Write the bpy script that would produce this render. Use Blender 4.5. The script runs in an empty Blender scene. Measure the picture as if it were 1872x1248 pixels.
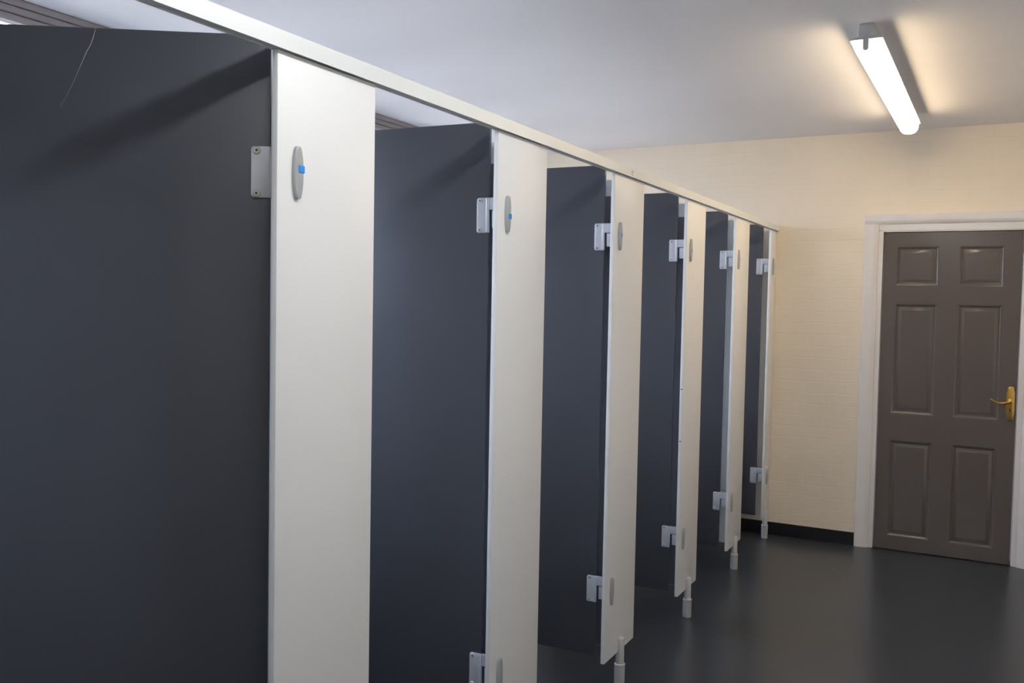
import bpy, bmesh, math, random
from mathutils import Vector, Matrix
random.seed(7)
S = bpy.context.scene
COL = S.collection

# ------------------------------------------------------------ camera
F_PX, YAW, PITCH, ROLL = 1649.23, 27.87, 2.6041, 1.0521
CAM = Vector((1.2531, 0.0, 1.5199))
y_, p_, r_ = (math.radians(a) for a in (YAW, PITCH, ROLL))
Fw = Vector((-math.sin(y_) * math.cos(p_), math.cos(y_) * math.cos(p_), -math.sin(p_)))
Rt = Fw.cross(Vector((0, 0, 1))).normalized()
Up = Rt.cross(Fw)
R2 = math.cos(r_) * Rt + math.sin(r_) * Up
U2 = -math.sin(r_) * Rt + math.cos(r_) * Up
cd = bpy.data.cameras.new('camera')
cd.sensor_fit = 'HORIZONTAL'
cd.sensor_width = 36.0
cd.lens = F_PX / 1872 * 36.0
cd.clip_start = 0.02
cam = bpy.data.objects.new('camera', cd)
COL.objects.link(cam)
cam.matrix_world = Matrix(((R2.x, U2.x, -Fw.x, CAM.x), (R2.y, U2.y, -Fw.y, CAM.y), (R2.z, U2.z, -Fw.z, CAM.z), (0, 0, 0, 1)))
S.camera = cam

# ------------------------------------------------------------ daylight and exposure
w = bpy.data.worlds.new('overcast_sky')
S.world = w
w.use_nodes = True
bg = w.node_tree.nodes['Background']
bg.inputs[1].default_value = 1.0
_wn = w.node_tree
_tc = _wn.nodes.new('ShaderNodeTexCoord')
_sx = _wn.nodes.new('ShaderNodeSeparateXYZ')
_mr = _wn.nodes.new('ShaderNodeMapRange')
_mr.inputs['From Min'].default_value = -0.08
_mr.inputs['From Max'].default_value = 0.12
_mx = _wn.nodes.new('ShaderNodeMix')
_mx.data_type = 'RGBA'
_mx.inputs['A'].default_value = (4.1, 3.85, 4.0, 1)        # bright pale ground outside
_mx.inputs['B'].default_value = (10.0, 10.9, 14.0, 1)      # overcast sky
_wn.links.new(_tc.outputs['Generated'], _sx.inputs[0])
_wn.links.new(_sx.outputs['Z'], _mr.inputs['Value'])
_wn.links.new(_mr.outputs[0], _mx.inputs['Factor'])
_m2 = _wn.nodes.new('ShaderNodeMapRange')                 # an overcast sky is brighter overhead
_m2.inputs['From Min'].default_value = 0.10
_m2.inputs['From Max'].default_value = 0.80
_x2 = _wn.nodes.new('ShaderNodeMix')
_x2.data_type = 'RGBA'
_x2.inputs['B'].default_value = (23.0, 27.0, 37.0, 1)
_wn.links.new(_sx.outputs['Z'], _m2.inputs['Value'])
_wn.links.new(_m2.outputs[0], _x2.inputs['Factor'])
_wn.links.new(_mx.outputs['Result'], _x2.inputs['A'])
_wn.links.new(_x2.outputs['Result'], bg.inputs[0])
S.view_settings.view_transform = 'Standard'
S.view_settings.look = 'None'
S.view_settings.exposure = 0.0
S.view_settings.gamma = 1.0
S.view_settings.use_curve_mapping = False
LAMP_WARM = ((1.0, 0.775, 0.50), 19.5)
LAMP_COOL = ((0.975, 0.985, 1.0), 23.5)

# ------------------------------------------------------------ room measures
XL, XR, YN, YE, ZC = -2.0, 2.2, -4.2, 6.064, 2.608
ZT, ZB, TH = 2.004, 0.137, 0.015          # pilaster top, bottom, thickness
PIL = [(0.463, 0.783), (1.3654, 1.6841), (2.2664, 2.5856), (3.1688, 3.4901), (4.0843, 4.3874), (4.9939, 5.3023), (5.8972, YE)]

# ------------------------------------------------------------ materials
def mat(name, col, rough=0.5, metal=0.0, spec=0.5, noise=0.0, nscale=8.0, bump=0.0, bscale=60.0, rvar=0.0, coat=0.0):
    m = bpy.data.materials.new(name)
    m.use_nodes = True
    nt = m.node_tree
    b = nt.nodes['Principled BSDF']
    b.inputs['Base Color'].default_value = (*col, 1)
    b.inputs['Roughness'].default_value = rough
    b.inputs['Metallic'].default_value = metal
    b.inputs['Specular IOR Level'].default_value = spec
    b.inputs['Coat Weight'].default_value = coat
    tc = nt.nodes.new('ShaderNodeTexCoord')
    if noise or rvar:
        n = nt.nodes.new('ShaderNodeTexNoise')
        n.inputs['Scale'].default_value = nscale
        n.inputs['Detail'].default_value = 4
        nt.links.new(tc.outputs['Object'], n.inputs['Vector'])
        if noise:
            r = nt.nodes.new('ShaderNodeMapRange')
            r.inputs['From Min'].default_value = 0.3; r.inputs['From Max'].default_value = 0.7
            r.inputs['To Min'].default_value = 1 - noise; r.inputs['To Max'].default_value = 1 + noise
            nt.links.new(n.outputs['Fac'], r.inputs['Value'])
            v = nt.nodes.new('ShaderNodeVectorMath'); v.operation = 'SCALE'
            v.inputs[0].default_value = col
            nt.links.new(r.outputs[0], v.inputs['Scale'])
            nt.links.new(v.outputs[0], b.inputs['Base Color'])
        if rvar:
            r = nt.nodes.new('ShaderNodeMapRange')
            r.inputs['From Min'].default_value = 0.3; r.inputs['From Max'].default_value = 0.7
            r.inputs['To Min'].default_value = rough - rvar; r.inputs['To Max'].default_value = rough + rvar
            nt.links.new(n.outputs['Fac'], r.inputs['Value'])
            nt.links.new(r.outputs[0], b.inputs['Roughness'])
    if bump:
        n = nt.nodes.new('ShaderNodeTexNoise')
        n.inputs['Scale'].default_value = bscale
        n.inputs['Detail'].default_value = 3
        nt.links.new(tc.outputs['Object'], n.inputs['Vector'])
        bp = nt.nodes.new('ShaderNodeBump')
        bp.inputs['Strength'].default_value = bump
        bp.inputs['Distance'].default_value = 0.002
        nt.links.new(n.outputs['Fac'], bp.inputs['Height'])
        nt.links.new(bp.outputs[0], b.inputs['Normal'])
    return m

def mat_brick(name, col, rough=0.45):
    m = mat(name, col, rough, noise=0.03, nscale=2.5)
    nt = m.node_tree
    b = nt.nodes['Principled BSDF']
    tc = nt.nodes.new('ShaderNodeTexCoord')
    sx = nt.nodes.new('ShaderNodeSeparateXYZ')
    cx = nt.nodes.new('ShaderNodeCombineXYZ')
    nt.links.new(tc.outputs['Object'], sx.inputs[0])
    ad = nt.nodes.new('ShaderNodeMath'); ad.operation = 'ADD'
    nt.links.new(sx.outputs['X'], ad.inputs[0]); nt.links.new(sx.outputs['Y'], ad.inputs[1])
    nt.links.new(ad.outputs[0], cx.inputs['X'])
    nt.links.new(sx.outputs['Z'], cx.inputs['Y'])
    nz = nt.nodes.new('ShaderNodeTexNoise'); nz.inputs['Scale'].default_value = 9
    nt.links.new(tc.outputs['Object'], nz.inputs['Vector'])
    mx = nt.nodes.new('ShaderNodeVectorMath'); mx.operation = 'MULTIPLY_ADD'
    mx.inputs[1].default_value = (0.03, 0.03, 0)
    nt.links.new(nz.outputs['Color'], mx.inputs[0]); nt.links.new(cx.outputs[0], mx.inputs[2])
    br = nt.nodes.new('ShaderNodeTexBrick')
    br.inputs['Color1'].default_value = (1, 1, 1, 1); br.inputs['Color2'].default_value = (0.8, 0.8, 0.8, 1)
    br.inputs['Mortar'].default_value = (0, 0, 0, 1)
    br.inputs['Scale'].default_value = 1.0
    br.inputs['Brick Width'].default_value = 0.225
    br.inputs['Row Height'].default_value = 0.075
    br.inputs['Mortar Size'].default_value = 0.005
    br.inputs['Mortar Smooth'].default_value = 1.0
    nt.links.new(mx.outputs[0], br.inputs['Vector'])
    n2 = nt.nodes.new('ShaderNodeTexNoise'); n2.inputs['Scale'].default_value = 35; n2.inputs['Detail'].default_value = 4
    nt.links.new(tc.outputs['Object'], n2.inputs['Vector'])
    a2 = nt.nodes.new('ShaderNodeMath'); a2.operation = 'MULTIPLY_ADD'; a2.inputs[1].default_value = 0.5
    nt.links.new(n2.outputs['Fac'], a2.inputs[0]); nt.links.new(br.outputs['Color'], a2.inputs[2])
    bp = nt.nodes.new('ShaderNodeBump'); bp.inputs['Strength'].default_value = 0.24; bp.inputs['Distance'].default_value = 0.003
    nt.links.new(a2.outputs[0], bp.inputs['Height'])
    nt.links.new(bp.outputs[0], b.inputs['Normal'])
    return m

def mat_emit(name, col, strength):
    m = bpy.data.materials.new(name)
    m.use_nodes = True
    b = m.node_tree.nodes['Principled BSDF']
    b.inputs['Base Color'].default_value = (0.8, 0.8, 0.78, 1)
    b.inputs['Roughness'].default_value = 0.35
    b.inputs['Emission Color'].default_value = (*col, 1)
    b.inputs['Emission Strength'].default_value = strength
    return m

def mat_glass(name):
    m = bpy.data.materials.new(name)
    m.use_nodes = True
    nt = m.node_tree
    nt.nodes.remove(nt.nodes['Principled BSDF'])
    out = [n for n in nt.nodes if n.type == 'OUTPUT_MATERIAL'][0]
    t = nt.nodes.new('ShaderNodeBsdfTransparent'); t.inputs[0].default_value = (0.93, 0.96, 0.96, 1)
    g = nt.nodes.new('ShaderNodeBsdfGlossy'); g.inputs['Roughness'].default_value = 0.03
    f = nt.nodes.new('ShaderNodeFresnel'); f.inputs[0].default_value = 1.45
    mx = nt.nodes.new('ShaderNodeMixShader')
    nt.links.new(f.outputs[0], mx.inputs[0]); nt.links.new(t.outputs[0], mx.inputs[1]); nt.links.new(g.outputs[0], mx.inputs[2])
    nt.links.new(mx.outputs[0], out.inputs['Surface'])
    return m

M = dict(
    plaster=mat('ceiling_paint', (0.85, 0.835, 0.845), 0.75, noise=0.02, nscale=1.5, bump=0.10, bscale=25),
    wall=mat('cream_wall_paint', (0.88, 0.83, 0.76), 0.55, noise=0.03, nscale=2, bump=0.15, bscale=30),
    brick=mat_brick('cream_painted_brick', (0.86, 0.77, 0.63)),
    white=mat('white_gloss_paint', (0.80, 0.78, 0.77), 0.22, noise=0.02, nscale=6),
    floor=mat('dark_grey_vinyl', (0.032, 0.036, 0.041), 0.28, noise=0.05, nscale=3.0, bump=0.02, bscale=150),
    skirt=mat('black_vinyl_skirting', (0.010, 0.012, 0.016), 0.35, noise=0.1),
    pale=mat('pale_grey_laminate', (0.82, 0.82, 0.805), 0.42, noise=0.012, nscale=3, rvar=0.03),
    dark=mat('charcoal_laminate', (0.060, 0.064, 0.080), 0.38, noise=0.05, nscale=4, rvar=0.04),
    strip=mat('slate_shade_strip', (0.15, 0.155, 0.18), 0.5, noise=0.04, nscale=5),  # tone of the shade painted into the hinge gaps
    rail=mat('anodised_headrail', (0.78, 0.80, 0.79), 0.38, metal=0.15, noise=0.015, nscale=5),
    alu=mat('satin_aluminium', (0.62, 0.62, 0.63), 0.30, metal=0.35, noise=0.03, nscale=20),
    hinge=mat('grey_hinge_metal', (0.56, 0.57, 0.60), 0.36, metal=0.35, noise=0.03, nscale=30),
    cap=mat('hinge_screw_metal', (0.46, 0.45, 0.40), 0.35, metal=0.5, noise=0.03, nscale=40),
    hole=mat('screw_recess', (0.03, 0.03, 0.03), 0.6, noise=0.05),
    cover=mat('satin_grey_cover', (0.43, 0.45, 0.46), 0.34, metal=0.3, noise=0.03, nscale=30),
    blue=mat('bright_blue_plastic', (0.03, 0.30, 0.86), 0.35, noise=0.03, nscale=40),
    doorp=mat('taupe_grey_door_paint', (0.128, 0.110, 0.104), 0.19, noise=0.03, nscale=3, bump=0.06, bscale=45),
    brass=mat('polished_brass', (0.62, 0.38, 0.10), 0.28, metal=1.0, noise=0.08, nscale=30),
    tray=mat('grey_lamp_housing', (0.50, 0.52, 0.54), 0.45, noise=0.03, nscale=12),
    head=mat('brown_window_frame', (0.27, 0.245, 0.255), 0.5, noise=0.06, nscale=6),
    glass=mat_glass('window_glass'),
    web=mat('cobweb_silk', (0.5, 0.5, 0.48), 0.6, noise=0.05),
    scuff=mat('dark_scuff', (0.10, 0.10, 0.13), 0.7, noise=0.1),
    warm=mat_emit('warm_tube_diffuser', *LAMP_WARM),
    end_glow=mat_emit('dim_diffuser_end', (1.0, 0.86, 0.68), 1.6),
    cool=mat_emit('cool_tube_diffuser', *LAMP_COOL),
)

# ------------------------------------------------------------ mesh helpers
def box(bm, x0, x1, y0, y1, z0, z1, bev=0.0, seg=2):
    vs = [bm.verts.new((x, y, z)) for z in (z0, z1) for y in (y0, y1) for x in (x0, x1)]
    fs = [(0, 2, 3, 1), (4, 5, 7, 6), (0, 1, 5, 4), (2, 6, 7, 3), (0, 4, 6, 2), (1, 3, 7, 5)]
    faces = [bm.faces.new([vs[i] for i in f]) for f in fs]
    if bev:
        es = list({e for f in faces for e in f.edges})
        bmesh.ops.bevel(bm, geom=es, offset=bev, segments=seg, affect='EDGES', profile=0.5)

def prism(bm, pts, axis, a, b, bev=0.0, seg=2, bev_side=None):
    """closed outline pts (2D) extruded along axis from a to b"""
    def P(p, t):
        return {'x': (t, p[0], p[1]), 'y': (p[0], t, p[1]), 'z': (p[0], p[1], t)}[axis]
    va = [bm.verts.new(P(p, a)) for p in pts]
    vb = [bm.verts.new(P(p, b)) for p in pts]
    n = len(pts)
    fs = [bm.faces.new(va), bm.faces.new(vb)]
    for i in range(n):
        fs.append(bm.faces.new((va[i], va[(i + 1) % n], vb[(i + 1) % n], vb[i])))
    bmesh.ops.recalc_face_normals(bm, faces=fs)
    if bev:
        es = [e for e in fs[1].edges] if bev_side == 'b' else list(fs[0].edges) + list(fs[1].edges)
        bmesh.ops.bevel(bm, geom=es, offset=bev, segments=seg, affect='EDGES', profile=0.5)

def lathe(bm, prof, cx, cy, n=28, axis='z', cz=0.0):
    """prof: (r, t) pairs, axis z or y"""
    rings = []
    for r, t in prof:
        ring = []
        for k in range(n):
            a = 2 * math.pi * k / n
            if axis == 'z':
                ring.append(bm.verts.new((cx + r * math.cos(a), cy + r * math.sin(a), t)))
            else:
                ring.append(bm.verts.new((cx + r * math.cos(a), t, cz + r * math.sin(a))))
        rings.append(ring)
    for i in range(len(rings) - 1):
        for k in range(n):
            bm.faces.new((rings[i][k], rings[i][(k + 1) % n], rings[i + 1][(k + 1) % n], rings[i + 1][k]))
    bm.faces.new(rings[0]); bm.faces.new(rings[-1])
    bmesh.ops.recalc_face_normals(bm, faces=bm.faces[:])

def tube(bm, pts, rads, n=10):
    rings = []
    for i, p in enumerate(pts):
        p = Vector(p)
        a = Vector(pts[max(i - 1, 0)]); b = Vector(pts[min(i + 1, len(pts) - 1)])
        t = (b - a).normalized()
        u = t.cross(Vector((0.13, 0.2, 0.97))).normalized()
        if u.length < 0.5: u = t.cross(Vector((1, 0, 0))).normalized()
        v = t.cross(u)
        rings.append([bm.verts.new(p + rads[i] * (math.cos(2 * math.pi * k / n) * u + math.sin(2 * math.pi * k / n) * v)) for k in range(n)])
    for i in range(len(rings) - 1):
        for k in range(n):
            bm.faces.new((rings[i][k], rings[i][(k + 1) % n], rings[i + 1][(k + 1) % n], rings[i + 1][k]))
    bm.faces.new(rings[0]); bm.faces.new(rings[-1])
    bmesh.ops.recalc_face_normals(bm, faces=bm.faces[:])

def obj(name, bm, m, parent=None, smooth=True, mods=None):
    bmesh.ops.recalc_face_normals(bm, faces=bm.faces[:])
    me = bpy.data.meshes.new(name)
    bm.to_mesh(me); bm.free()
    me.materials.append(m)
    if smooth:
        for p in me.polygons: p.use_smooth = True
        me.set_sharp_from_angle(angle=math.radians(32))
    o = bpy.data.objects.new(name, me)
    COL.objects.link(o)
    if parent: o.parent = parent
    return o

def tag(o, label=None, cat=None, group=None, kind=None):
    if label: o['label'] = label
    if cat: o['category'] = cat
    if group: o['group'] = group
    if kind: o['kind'] = kind
    return o

def struct(name, bm, m, label=None, cat=None):
    o = obj(name, bm, m, smooth=False)
    o['kind'] = 'structure'
    return tag(o, label, cat)

def empty(name, loc, rz=0.0, label=None, cat=None, group=None, kind=None):
    o = bpy.data.objects.new(name, None)
    COL.objects.link(o)
    o.location = loc; o.rotation_euler = (0, 0, rz)
    o.empty_display_size = 0.1
    return tag(o, label, cat, group, kind)

def copy_tree(o, parent=None):
    c = o.copy(); COL.objects.link(c)
    if parent: c.parent = parent
    for ch in list(o.children): copy_tree(ch, c)
    return c

# ------------------------------------------------------------ room shell
T = 0.15
bm = bmesh.new(); box(bm, XL - T, XR + T, YN - T, YE + T, -0.1, 0.0)
struct('floor', bm, M['floor'], 'glossy dark grey vinyl floor in front of the cubicles', 'floor')
bm = bmesh.new(); box(bm, XL - T, XR + T, YN - T, YE + T, ZC, ZC + 0.1)
struct('ceiling', bm, M['plaster'], 'plain white painted ceiling over the washroom', 'ceiling')
# far wall with the doorway cut out
DX0, DX1, DZ = 0.645, 1.419, 2.0
bm = bmesh.new()
box(bm, XL - T, DX0 - 0.02, YE, YE + T, 0, ZC)
box(bm, DX1 + 0.02, XR + T, YE, YE + T, 0, ZC)
box(bm, DX0 - 0.02, DX1 + 0.02, YE, YE + T, DZ + 0.02, ZC)
struct('wall_far', bm, M['brick'], 'cream painted brick end wall around the grey panelled door', 'wall')
bm = bmesh.new(); box(bm, XR, XR + T, YN - T, YE + T, 0, ZC)
struct('wall_right', bm, M['wall'], 'cream painted side wall opposite the cubicles', 'wall')
bm = bmesh.new(); box(bm, XL - T, XR + T, YN - T, YN, 0, ZC)
struct('wall_near', bm, M['wall'], 'cream painted wall at the near end of the washroom', 'wall')
# cubicle back wall with a clerestory strip window
WZ0, WZ1, WY0, WY1 = 1.4, ZC, 0.95, 5.95
bm = bmesh.new()
box(bm, XL - T, XL, YN, YE, 0, WZ0)
box(bm, XL - T, XL, YN, WY0, WZ0, WZ1)
box(bm, XL - T, XL, WY1, YE, WZ0, WZ1)
struct('wall_left', bm, M['wall'], 'white wall behind the cubicles with a high strip window', 'wall')
wn = empty('window_1', (XL, WY0, WZ0), 0, 'high strip window behind the cubicles with a brown ribbed head', 'window', kind='structure')
def rel(bm, o):
    bmesh.ops.translate(bm, verts=bm.verts[:], vec=-Vector(o.location)); return bm
bm = bmesh.new()
for k in range(3):       # three ribbed boards of the window head
    z0 = 2.525 + k * 0.0277
    box(bm, XL - 0.06 + 0.006 * k, XL + 0.006 * k, WY0, WY1, z0, z0 + 0.0262, 0.003, 1)
box(bm, XL - 0.055, XL - 0.010, WY0, WY1, 2.53, ZC)
obj('window_head', rel(bm, wn), M['head'], wn, smooth=False)
bm = bmesh.new(); box(bm, XL - 0.06, XL + 0.02, WY0, WY1, WZ0, WZ0 + 0.03, 0.003, 1)
obj('window_sill', rel(bm, wn), M['white'], wn, smooth=False)
npane = 6
pw = (WY1 - WY0) / npane
for k in range(npane + 1):
    yy = WY0 + k * pw
    a = max(WY0, yy - 0.02); b = min(WY1, yy + 0.02)
    bm = bmesh.new(); box(bm, XL - 0.06, XL - 0.012, a, b, WZ0 + 0.03, 2.525, 0.002, 1)
    obj('mullion', rel(bm, wn), M['head'], wn, smooth=False)
for k in range(npane):
    a = WY0 + k * pw + 0.02; b = WY0 + (k + 1) * pw - 0.02
    bm = bmesh.new(); box(bm, XL - 0.042, XL - 0.036, a, b, WZ0 + 0.03, 2.525)
    obj('pane', rel(bm, wn), M['glass'], wn, smooth=False)
# skirtings
def skirt(name, x0, x1, y0, y1, label):
    bm = bmesh.new(); box(bm, x0, x1, y0, y1, 0, 0.083, 0.002, 1)
    struct(name, bm, M['skirt'], label, 'skirting')
skirt('baseboard_far', XL + 0.006, 0.545, YE - 0.006, YE, 'black vinyl skirting along the foot of the end wall')
skirt('baseboard_far_right', 1.53, XR, YE - 0.006, YE, 'short black vinyl skirting to the right of the grey door')
skirt('baseboard_left', XL, XL + 0.006, YN, YE, 'black vinyl skirting along the wall behind the cubicles')
skirt('baseboard_right', XR - 0.006, XR, YN, YE - 0.006, 'black vinyl skirting along the side wall opposite the cubicles')

# ------------------------------------------------------------ door frame and door
fr = empty('trim_1', (DX0, YE, 0), 0, 'white gloss door frame around the grey panelled door', 'door frame', kind='structure')
def archi(w):      # architrave section across width w, out from the wall
    return [(0, 0), (0, -0.014), (0.004, -0.018), (w * 0.60, -0.019), (w * 0.72, -0.017), (w * 0.95, -0.009), (w, -0.006), (w, 0)]
AW = 0.082
for side in (0, 1):
    bm = bmesh.new()
    pts = [((0.540 + u) if side == 0 else (1.525 - u), YE + v) for u, v in archi(AW)]
    prism(bm, pts, 'z', 0.0, 2.035)
    obj('architrave', rel(bm, fr), M['white'], fr)
bm = bmesh.new()
prism(bm, [(YE + v, 2.095 - u * 0.73) for u, v in archi(AW)], 'x', 0.540, 1.525)
obj('architrave', rel(bm, fr), M['white'], fr)
for side in (0, 1):
    bm = bmesh.new()
    a, b = (0.6215, 0.650) if side == 0 else (1.4145, 1.4435)
    box(bm, a, b, YE - 0.0035, YE + 0.12, 0.0, 2.0, 0.002, 1)
    obj('door_jamb', rel(bm, fr), M['white'], fr)
bm = bmesh.new(); box(bm, 0.6215, 1.4435, YE - 0.0035, YE + 0.12, 1.992, 2.0345, 0.002, 1)
obj('door_jamb', rel(bm, fr), M['white'], fr)
for x in (0.640, 1.4045):      # rebates behind the leaf
    bm = bmesh.new(); box(bm, x, x + 0.020, YE + 0.050, YE + 0.07, 0.0, 1.99)
    obj('door_stop', rel(bm, fr), M['white'], fr)
bm = bmesh.new(); box(bm, 0.640, 1.4245, YE + 0.050, YE + 0.07, 1.96, 1.998)
obj('door_stop', rel(bm, fr), M['white'], fr)
bm = bmesh.new(); box(bm, 0.651, 1.4135, YE + 0.049, YE + 0.11, 0.0, 0.02)  # unseen strip added to stop light leaking under the leaf
obj('threshold_leak_stop', rel(bm, fr), M['skirt'], fr)
# stop bead just above the leaf
bm = bmesh.new(); box(bm, 0.651, 1.4135, YE - 0.002, YE + 0.02, 1.986, 1.9915, 0.001, 1)
obj('door_stop', rel(bm, fr), M['white'], fr)

LX0, LX1, LZ0, LZ1 = 0.655, 1.409, 0.006, 1.981
FY = YE + 0.004          # face of the leaf
dr = empty('door_1', (LX0, FY, LZ0), 0, 'grey-brown six-panel door with a brass lever handle', 'door', kind='structure')
cols = [(0.727, 0.968), (1.077, 1.318)]
rows = [(0.090, 0.695), (0.860, 1.545), (1.655, 1.897)]
xs = [LX0, cols[0][0], cols[0][1], cols[1][0], cols[1][1], LX1]
zs = [LZ0, rows[0][0], rows[0][1], rows[1][0], rows[1][1], rows[2][0], rows[2][1], LZ1]
bm = bmesh.new()
gv = {}
for i, x in enumerate(xs):
    for j, z in enumerate(zs): gv[i, j] = bm.verts.new((x, FY, z))
for i in range(5):
    for j in range(7):
        if i in (1, 3) and j in (1, 3, 5): continue
        bm.faces.new((gv[i, j], gv[i + 1, j], gv[i + 1, j + 1], gv[i, j + 1]))
box(bm, LX0, LX1, FY + 0.016, FY + 0.044, LZ0, LZ1)
for a, b in (((LX0, FY), (LX0, FY + 0.016)), ((LX1, FY), (LX1, FY + 0.016))):
    v = [bm.verts.new((p[0], p[1], z)) for z in (LZ0, LZ1) for p in (a, b)]
    bm.faces.new((v[0], v[1], v[3], v[2]))
for z in (LZ0, LZ1):
    v = [bm.verts.new(p) for p in ((LX0, FY, z), (LX1, FY, z), (LX1, FY + 0.016, z), (LX0, FY + 0.016, z))]
    bm.faces.new(v)
o = obj('door_leaf', rel(bm, dr), M['doorp'], dr, smooth=False)
for (x0, x1) in cols:
    for (z0, z1) in rows:
        bm = bmesh.new()
        rings = []
        for ins, dep in ((0, 0), (0.004, 0.001), (0.011, 0.0065), (0.014, 0.0110), (0.019, 0.0125), (0.023, 0.0120), (0.0365, 0.0035), (0.040, 0.0028), (0.044, 0.0028)):
            rings.append([bm.verts.new(p) for p in ((x0 + ins, FY + dep, z0 + ins), (x1 - ins, FY + dep, z0 + ins), (x1 - ins, FY + dep, z1 - ins), (x0 + ins, FY + dep, z1 - ins))])
        for a, b in zip(rings, rings[1:]):
            for k in range(4): bm.faces.new((a[k], a[(k + 1) % 4], b[(k + 1) % 4], b[k]))
        bm.faces.new(rings[-1])
        obj('raised_panel', rel(bm, dr), M['doorp'], dr)
# brass lever handle
hx, hz = 1.379, 0.967
hb = bmesh.new()
out = []
for k in range(48):
    a = 2 * math.pi * k / 48
    c, s = math.cos(a), math.sin(a)
    rx = 0.0225 * (abs(c) ** 0.45) * (1 if c > 0 else -1)
    rz = 0.100 * (abs(s) ** 0.62) * (1 if s > 0 else -1)
    rx *= 1 - 0.14 * math.exp(-((abs(rz) - 0.078) / 0.008) ** 2)
    out.append((hx + rx, hz + rz))
prism(hb, out, 'y', FY, FY - 0.006, 0.002, 2, 'b')
lathe(hb, [(0.016, FY - 0.005), (0.016, FY - 0.012), (0.010, FY - 0.015), (0.009, FY - 0.045), (0.011, FY - 0.050), (0.006, FY - 0.054)], hx, 0, 20, 'y', hz + 0.012)
hd = obj('door_handle', rel(hb, dr), M['brass'], dr)
tag(hd, 'brass handle plate with a curved lever')
bm = bmesh.new()
pts, rr = [], []
for k in range(15):
    t = k / 14
    pts.append((hx - 0.004 - 0.100 * t, FY - 0.046 + 0.004 * math.sin(t * 3.1), hz + 0.012 - 0.016 * math.sin(t * math.pi * 0.85) + 0.018 * t * t))
    rr.append(0.0078 * (1 - 0.45 * t) + (0.0015 if k == 14 else 0))
tube(bm, pts, rr, 12)
lv = obj('lever', rel(bm, dr), M['brass'], hd)
bm = bmesh.new()
lathe(bm, [(0.0042, FY - 0.0058), (0.0042, FY - 0.0066)], hx, 0, 16, 'y', hz - 0.036)
box(bm, hx - 0.002, hx + 0.002, FY - 0.0066, FY - 0.0058, hz - 0.052, hz - 0.037)
obj('keyhole', rel(bm, dr), M['hole'], hd)

# ------------------------------------------------------------ fluorescent battens
def batten(x, y0, y1, diffuser, label, rz=0.0):
    t = empty('fluorescent_light', (x, (y0 + y1) / 2, ZC), 0, label, 'light fitting', 'fluorescent battens on the ceiling')
    o = Vector(t.location)
    def put(name, bm, m, parent=t):
        bmesh.ops.translate(bm, verts=bm.verts[:], vec=-o)
        return obj(name, bm, m, parent)
    bm = bmesh.new()
    box(bm, x - 0.027, x + 0.027, y0, y1, 2.556, ZC, 0.003, 2)
    put('housing', bm, M['tray'])
    bm = bmesh.new()
    prism(bm, [(x - 0.060, 2.552), (x - 0.060, 2.5485), (x + 0.060, 2.5485), (x + 0.060, 2.552), (x + 0.030, 2.560), (x - 0.030, 2.560)], 'y', y0 + 0.004, y1 - 0.004, 0.0)
    put('reflector', bm, M['tray'])
    # opal diffuser: half-round trough
    bm = bmesh.new()
    pr = [(x - 0.048, 2.548)]
    for k in range(17):
        a = math.pi + math.pi * k / 16
        c, s = math.cos(a), math.sin(a)
        pr.append((x + 0.048 * (abs(c) ** 0.8) * (1 if c > 0 else -1), 2.540 + 0.046 * (-(abs(s) ** 0.8))))
    pr.append((x + 0.048, 2.548))
    prism(bm, pr, 'y', y0 + 0.006, y1 - 0.006, 0.004, 2)
    put('diffuser', bm, diffuser)
    for yy, sg in ((y0 + 0.0058, -1), (y1 - 0.0058, 1)):
        bm = bmesh.new()
        prism(bm, pr, 'y', yy, yy + sg * 0.002, 0.0005, 1)
        put('end_cap', bm, M['end_glow'])
        yy += sg * 0.002
        bm = bmesh.new()
        cp = [(x - 0.010, 2.556)] + [(x + 0.010 * math.cos(math.pi + math.pi * k / 8), 2.516 + 0.010 * math.sin(math.pi + math.pi * k / 8)) for k in range(9)] + [(x + 0.010, 2.556)]
        prism(bm, cp, 'y', yy, yy + sg * 0.003)
        put('end_clip', bm, M['tray'])
    t.rotation_euler.z = rz
    return t
batten(0.802, 3.735, 5.57, M['warm'], 'lit fluorescent batten on the ceiling near the grey panelled door', -0.0109)
batten(0.812, 0.50, 2.335, M['cool'], 'lit fluorescent batten on the ceiling above the near cubicles')

batten(0.812, -3.15, -1.315, M['cool'], 'unseen fluorescent batten added behind the camera as fill light')  # unseen batten, added to fill the lower pilasters and end wall

# ------------------------------------------------------------ cubicle row
order = ['zeroth', 'nearest', 'second', 'third', 'fourth', 'fifth', 'sixth']
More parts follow.
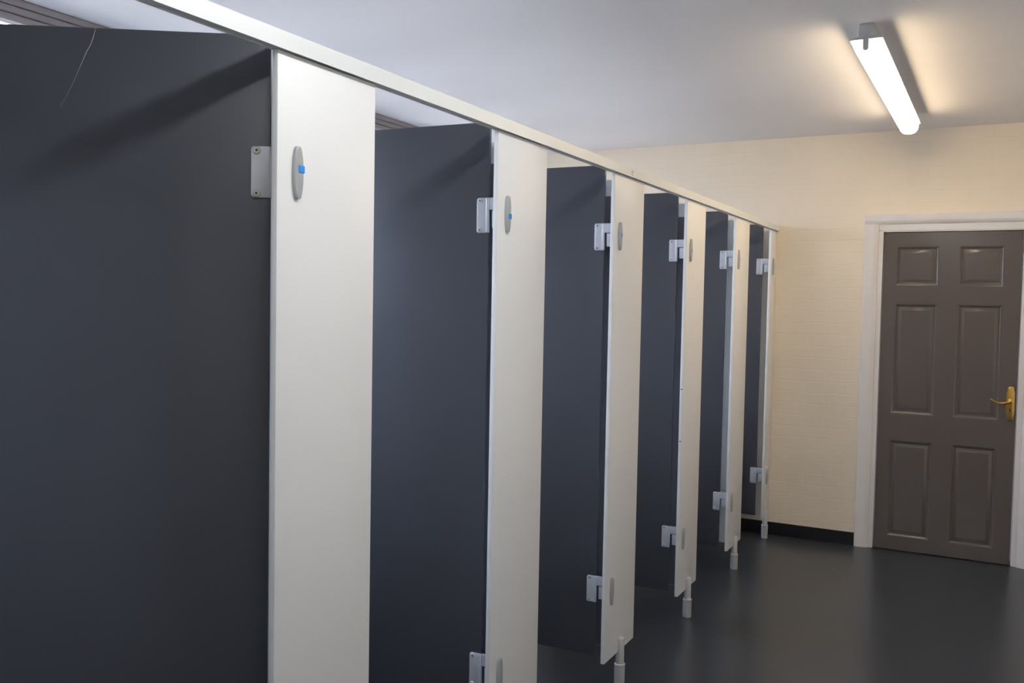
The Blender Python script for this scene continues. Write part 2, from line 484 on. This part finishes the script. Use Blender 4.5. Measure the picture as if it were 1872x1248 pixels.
# headrail
hr = empty('headrail', (0, 3.2, ZT), 0, 'long pale aluminium headrail running along the tops of the cubicle fronts', 'headrail')
bm = bmesh.new()
prism(bm, [(-0.0155, ZT), (-0.0155, 2.040), (-0.0125, 2.0405), (0.0095, 2.0405), (0.012, 2.038), (0.012, ZT), (0.0095, ZT), (0.0095, ZT + 0.003), (-0.013, ZT + 0.003), (-0.013, ZT)], 'y', 0.40, YE - 0.002)
obj('rail', rel(bm, hr), M['rail'], hr, smooth=False)
for yy in (3.32,):
    bm = bmesh.new(); 
    ring = [(0.0105, 0.0115), (0.0105, 0.0130), (0.0085, 0.0145), (0.0040, 0.0148)]
    n = 18; rings = []
    for r, t in ring:
        rings.append([bm.verts.new((t, yy + r * math.cos(2 * math.pi * k / n), 2.021 + r * math.sin(2 * math.pi * k / n))) for k in range(n)])
    for a, b in zip(rings, rings[1:]):
        for k in range(n): bm.faces.new((a[k], a[(k + 1) % n], b[(k + 1) % n], b[k]))
    bm.faces.new(rings[0]); bm.faces.new(rings[-1])
    sc = obj('screw_cap', rel(bm, hr), M['pale'], hr)
    bm = bmesh.new()
    va = [bm.verts.new((0.0150, yy + 0.0032 * math.cos(k), 2.024 + 0.0032 * math.sin(k))) for k in [i * math.pi / 4 for i in range(8)]]
    vb = [bm.verts.new((0.0140, v.co.y, v.co.z)) for v in va]
    bm.faces.new(va); bm.faces.new(vb)
    for k in range(8): bm.faces.new((va[k], va[(k + 1) % 8], vb[(k + 1) % 8], vb[k]))
    obj('screw', rel(bm, hr), M['hole'], sc)

def oval_cover(bm, yc, zc):
    out = []
    for k in range(40):
        a = 2 * math.pi * k / 40
        c, s = math.cos(a), math.sin(a)
        z = 0.053 * (abs(s) ** 0.62) * (1 if s > 0 else -1)
        ww = 0.0100 + 0.0040 * (1 - (z / 0.053) ** 2)
        y = ww * (abs(c) ** 0.50) * (1 if c > 0 else -1)
        out.append((yc + y, zc + z))
    prism(bm, out, 'x', 0.0, 0.0085, 0.003, 3, 'b')

blue_off = {1: 0.0075, 2: -0.006, 3: 0.004, 4: 0.0, 5: 0.0, 6: 0.0}
pil_label = {
    0: 'pale grey cubicle pilaster beyond the left edge of the picture',
    1: 'widest pale grey pilaster, nearest the camera, with a bright blue indicator',
    2: 'second nearest pale grey pilaster, between the second and third dark doors',
    3: 'third nearest pale pilaster, below the white screw on the headrail',
    4: 'fourth nearest pale pilaster, tan in the lamplight, with two screw dots on its edge',
    5: 'fifth nearest pale pilaster, last one before the narrow strip at the wall',
    6: 'narrow end pilaster fixed against the cream brick wall',
}
def pilaster(i):
    n, w = PIL[i]
    L = w - n
    t = empty('cubicle_pilaster', (0, n, 0), 0, pil_label[i], 'cubicle pilaster', 'pilasters of the cubicle row')
    top = ZT + 0.0
    x0 = -TH
    bm = bmesh.new(); box(bm, x0, 0, 0, L - (0.001 if i == 6 else 0), ZB, top, 0.0016, 2)
    pn = obj('panel', bm, M['pale'], t)
    if i == 4:
        for z in (1.12, 0.875):
            bm = bmesh.new(); lathe(bm, [(0.0035, -0.0002), (0.0035, -0.001)], -0.0065, 0, 12, 'y', z)
            obj('screw', bm, M['scuff'], pn)
    yc = 0.056
    for z, has in ((1.770, True), (0.405, False)):
        bm = bmesh.new(); oval_cover(bm, yc, z)
        c = obj('hinge_cover', bm, M['cover'], t)
        if has:
            bm = bmesh.new()
            zz = z + blue_off.get(i, 0)
            box(bm, 0.003, 0.0102 if i < 3 else 0.0088, yc - 0.003, yc + (0.0145 if i < 3 else 0.0125), zz - 0.0075, zz + 0.0075, 0.001, 1)
            tag(obj('indicator', bm, M['blue'], c), 'bright blue square')
    # adjustable leg clipped on the bottom edge
    ly = {6: 0.045}.get(i, L / 2)
    bm = bmesh.new()
    lathe(bm, [(0.0165, 0.03), (0.0165, 0.187), (0.0150, 0.1905), (0.004, 0.1915)], 0.0035, ly)
    lg = obj('leg', bm, M['alu'], t)
    bm = bmesh.new()
    lathe(bm, [(0.0205, 0.0), (0.0210, 0.003), (0.0210, 0.082), (0.0220, 0.083), (0.0220, 0.0865), (0.0205, 0.0878), (0.0165, 0.0880)], 0.0035, ly)
    obj('leg_sleeve', bm, M['alu'], lg)
    return t
for i in range(0, 7): pilaster(i)

# dividers between the cubicles
div_label = {
    0: 'pale divider panel inside the row, nearest the camera side',
    1: 'pale divider panel behind the widest nearest pilaster',
    2: 'pale divider panel glimpsed through the hinge gap of the second dark door',
    3: 'pale divider panel glimpsed through the hinge gap of the third dark door',
    4: 'pale divider panel glimpsed through the hinge gap of the fourth dark door',
    5: 'pale divider panel glimpsed through the hinge gap of the fifth dark door',
}
for i in range(0, 6):
    n, w_ = PIL[i]
    yc = (n + w_) / 2
    t = empty('cubicle_divider', (XL + 0.0, yc, 0), 0, div_label[i], 'cubicle divider', 'dividers between the cubicles')
    bm = bmesh.new(); box(bm, 0.008, -XL - TH - 0.003, -0.0065, 0.0065, 0.145, 2.0, 0.0015, 1)
    obj('panel', bm, M['pale'], t)
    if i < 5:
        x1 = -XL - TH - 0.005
        bm = bmesh.new(); box(bm, x1 - 0.105, x1, -0.0085, -0.0066, 0.147, 1.935, 0.0005, 1)  # dark strip imitates hinge-gap shade, stopping short of the lit top
        tag(obj('shade_strip', bm, M['strip'], t), 'charcoal strip standing in for the shade in the hinge gap')
    bm = bmesh.new(); lathe(bm, [(0.015, 0.0), (0.0145, 0.144), (0.006, 0.1448)], 0.20, 0, 20)
    obj('leg', bm, M['alu'], t)

# doors
door_label = {
    1: 'large charcoal cubicle door, nearest the camera, half open with a cobweb strand',
    2: 'charcoal cubicle door open between the nearest and second pale pilasters',
    3: 'charcoal cubicle door open between the second and third pale pilasters',
    4: 'charcoal cubicle door open between the third and fourth pale pilasters',
    5: 'charcoal cubicle door open between the fourth and fifth pale pilasters',
    6: 'last charcoal cubicle door, narrowest in view, next to the cream brick wall',
}
DW, DT, DB, DTOP = 0.61, 0.013, 0.135, 2.044
def hinge_mesh(zc, arm):
    bm = bmesh.new()
    h = 0.0515
    # door plate with rounded free corners
    pw_, r = 0.037, 0.007
    out = [(0.0, zc - h), (0.0, zc + h)]
    for k in range(6):
        a = math.pi / 2 + math.pi / 2 * k / 5
        out.append((-pw_ + r + r * math.cos(a), zc + h - r + r * math.sin(a)))
    for k in range(6):
        a = math.pi + math.pi / 2 * k / 5
        out.append((-pw_ + r + r * math.cos(a), zc - h + r + r * math.sin(a)))
    prism(bm, out, 'y', -0.0002, -0.004, 0.0008, 2, 'b')
    if arm > 0.045:
        # raised knuckle along the hinge edge, arm above and pilaster knuckle below
        box(bm, -0.006, 0.004, -0.0085, 0.004, zc - h, zc + h, 0.003, 3)
        box(bm, 0.000, arm, -0.0060, 0.006, zc + h * 0.30, zc + h, 0.002, 2)
        box(bm, 0.013, arm, -0.0040, 0.010, zc - h * 0.72, zc + h * 0.26, 0.002, 2)
    else:
        box(bm, -0.001, arm, -0.0030, 0.006, zc - h, zc + h, 0.001, 2)
    return bm
def door(i, hx_, hy_, deg, arm):
    t = empty('cubicle_door', (hx_, hy_, 0), math.radians(deg), door_label[i], 'cubicle door', 'charcoal doors of the cubicle row')
    bm = bmesh.new(); box(bm, -DW, 0, 0, DT, DB, DTOP, 0.0012, 2)
    obj('panel', bm, M['dark'], t)
    for z in (1.770, 0.400):
        hg = obj('hinge', hinge_mesh(z, arm), M['hinge'], t)
        for s in (-1, 1):
            bm = bmesh.new()
            k_ = 1.25 if i == 1 else 1.0
            lathe(bm, [(0.0066 * k_, -0.0038), (0.0066 * k_, -0.0058), (0.0054 * k_, -0.0072), (0.0026, -0.0074), (0.0024, -0.0050)], -0.0255, 0, 20, 'y', z + s * 0.0430)
            sc = obj('screw', bm, M['cap'] if i == 1 else M['hinge'], hg)
            bm = bmesh.new()
            # dark hex recess
            lathe(bm, [(0.0026, -0.0072), (0.0026, -0.0076)], -0.0255, 0, 6, 'y', z + s * 0.0430)
            bmesh.ops.recalc_face_normals(bm, faces=bm.faces[:])
            me = bm
            ob = sc.data
            # second material slot on the same screw
            ob.materials.append(M['hole'])
            b2 = bmesh.new(); b2.from_mesh(ob)
            tmp = bpy.data.meshes.new('recess'); me.to_mesh(tmp); me.free()
            nf = len(b2.faces)
            b2.from_mesh(tmp)
            b2.faces.ensure_lookup_table()
            for f in b2.faces[nf:]: f.material_index = 1
            b2.to_mesh(ob); b2.free()
            bpy.data.meshes.remove(tmp)
    return t
d1 = door(1, -0.047, 1.3958, 32.8, 0.036)
for i, dg in ((2, 3.2), (3, 1.5), (4, 0.8), (5, 0.0), (6, 0.0)):
    door(i, -0.069, PIL[i][0] + 0.070, dg, 0.0532)

# cobweb strand hanging on the first door
def on_door1(px_, z):
    th = math.radians(32.8)
    return (-0.047 - px_ * math.cos(th) + 0.0022 * math.sin(th), 1.3958 - px_ * math.sin(th) - 0.0022 * math.cos(th), z)
bm = bmesh.new()
pts = [on_door1(a, z) for a, z in ((0.339, 2.0445), (0.344, 2.025), (0.349, 2.010), (0.3565, 1.997), (0.367, 1.972), (0.378, 1.945), (0.392, 1.915), (0.408, 1.885))]
tube(bm, pts, [0.0003, 0.00045, 0.0005, 0.0006, 0.0003, 0.0002, 0.00015, 0.0001], 6)
o = obj('cobweb', bm, M['web'])
tag(o, 'thin pale cobweb strand hanging down the top of the nearest charcoal door', 'cobweb')
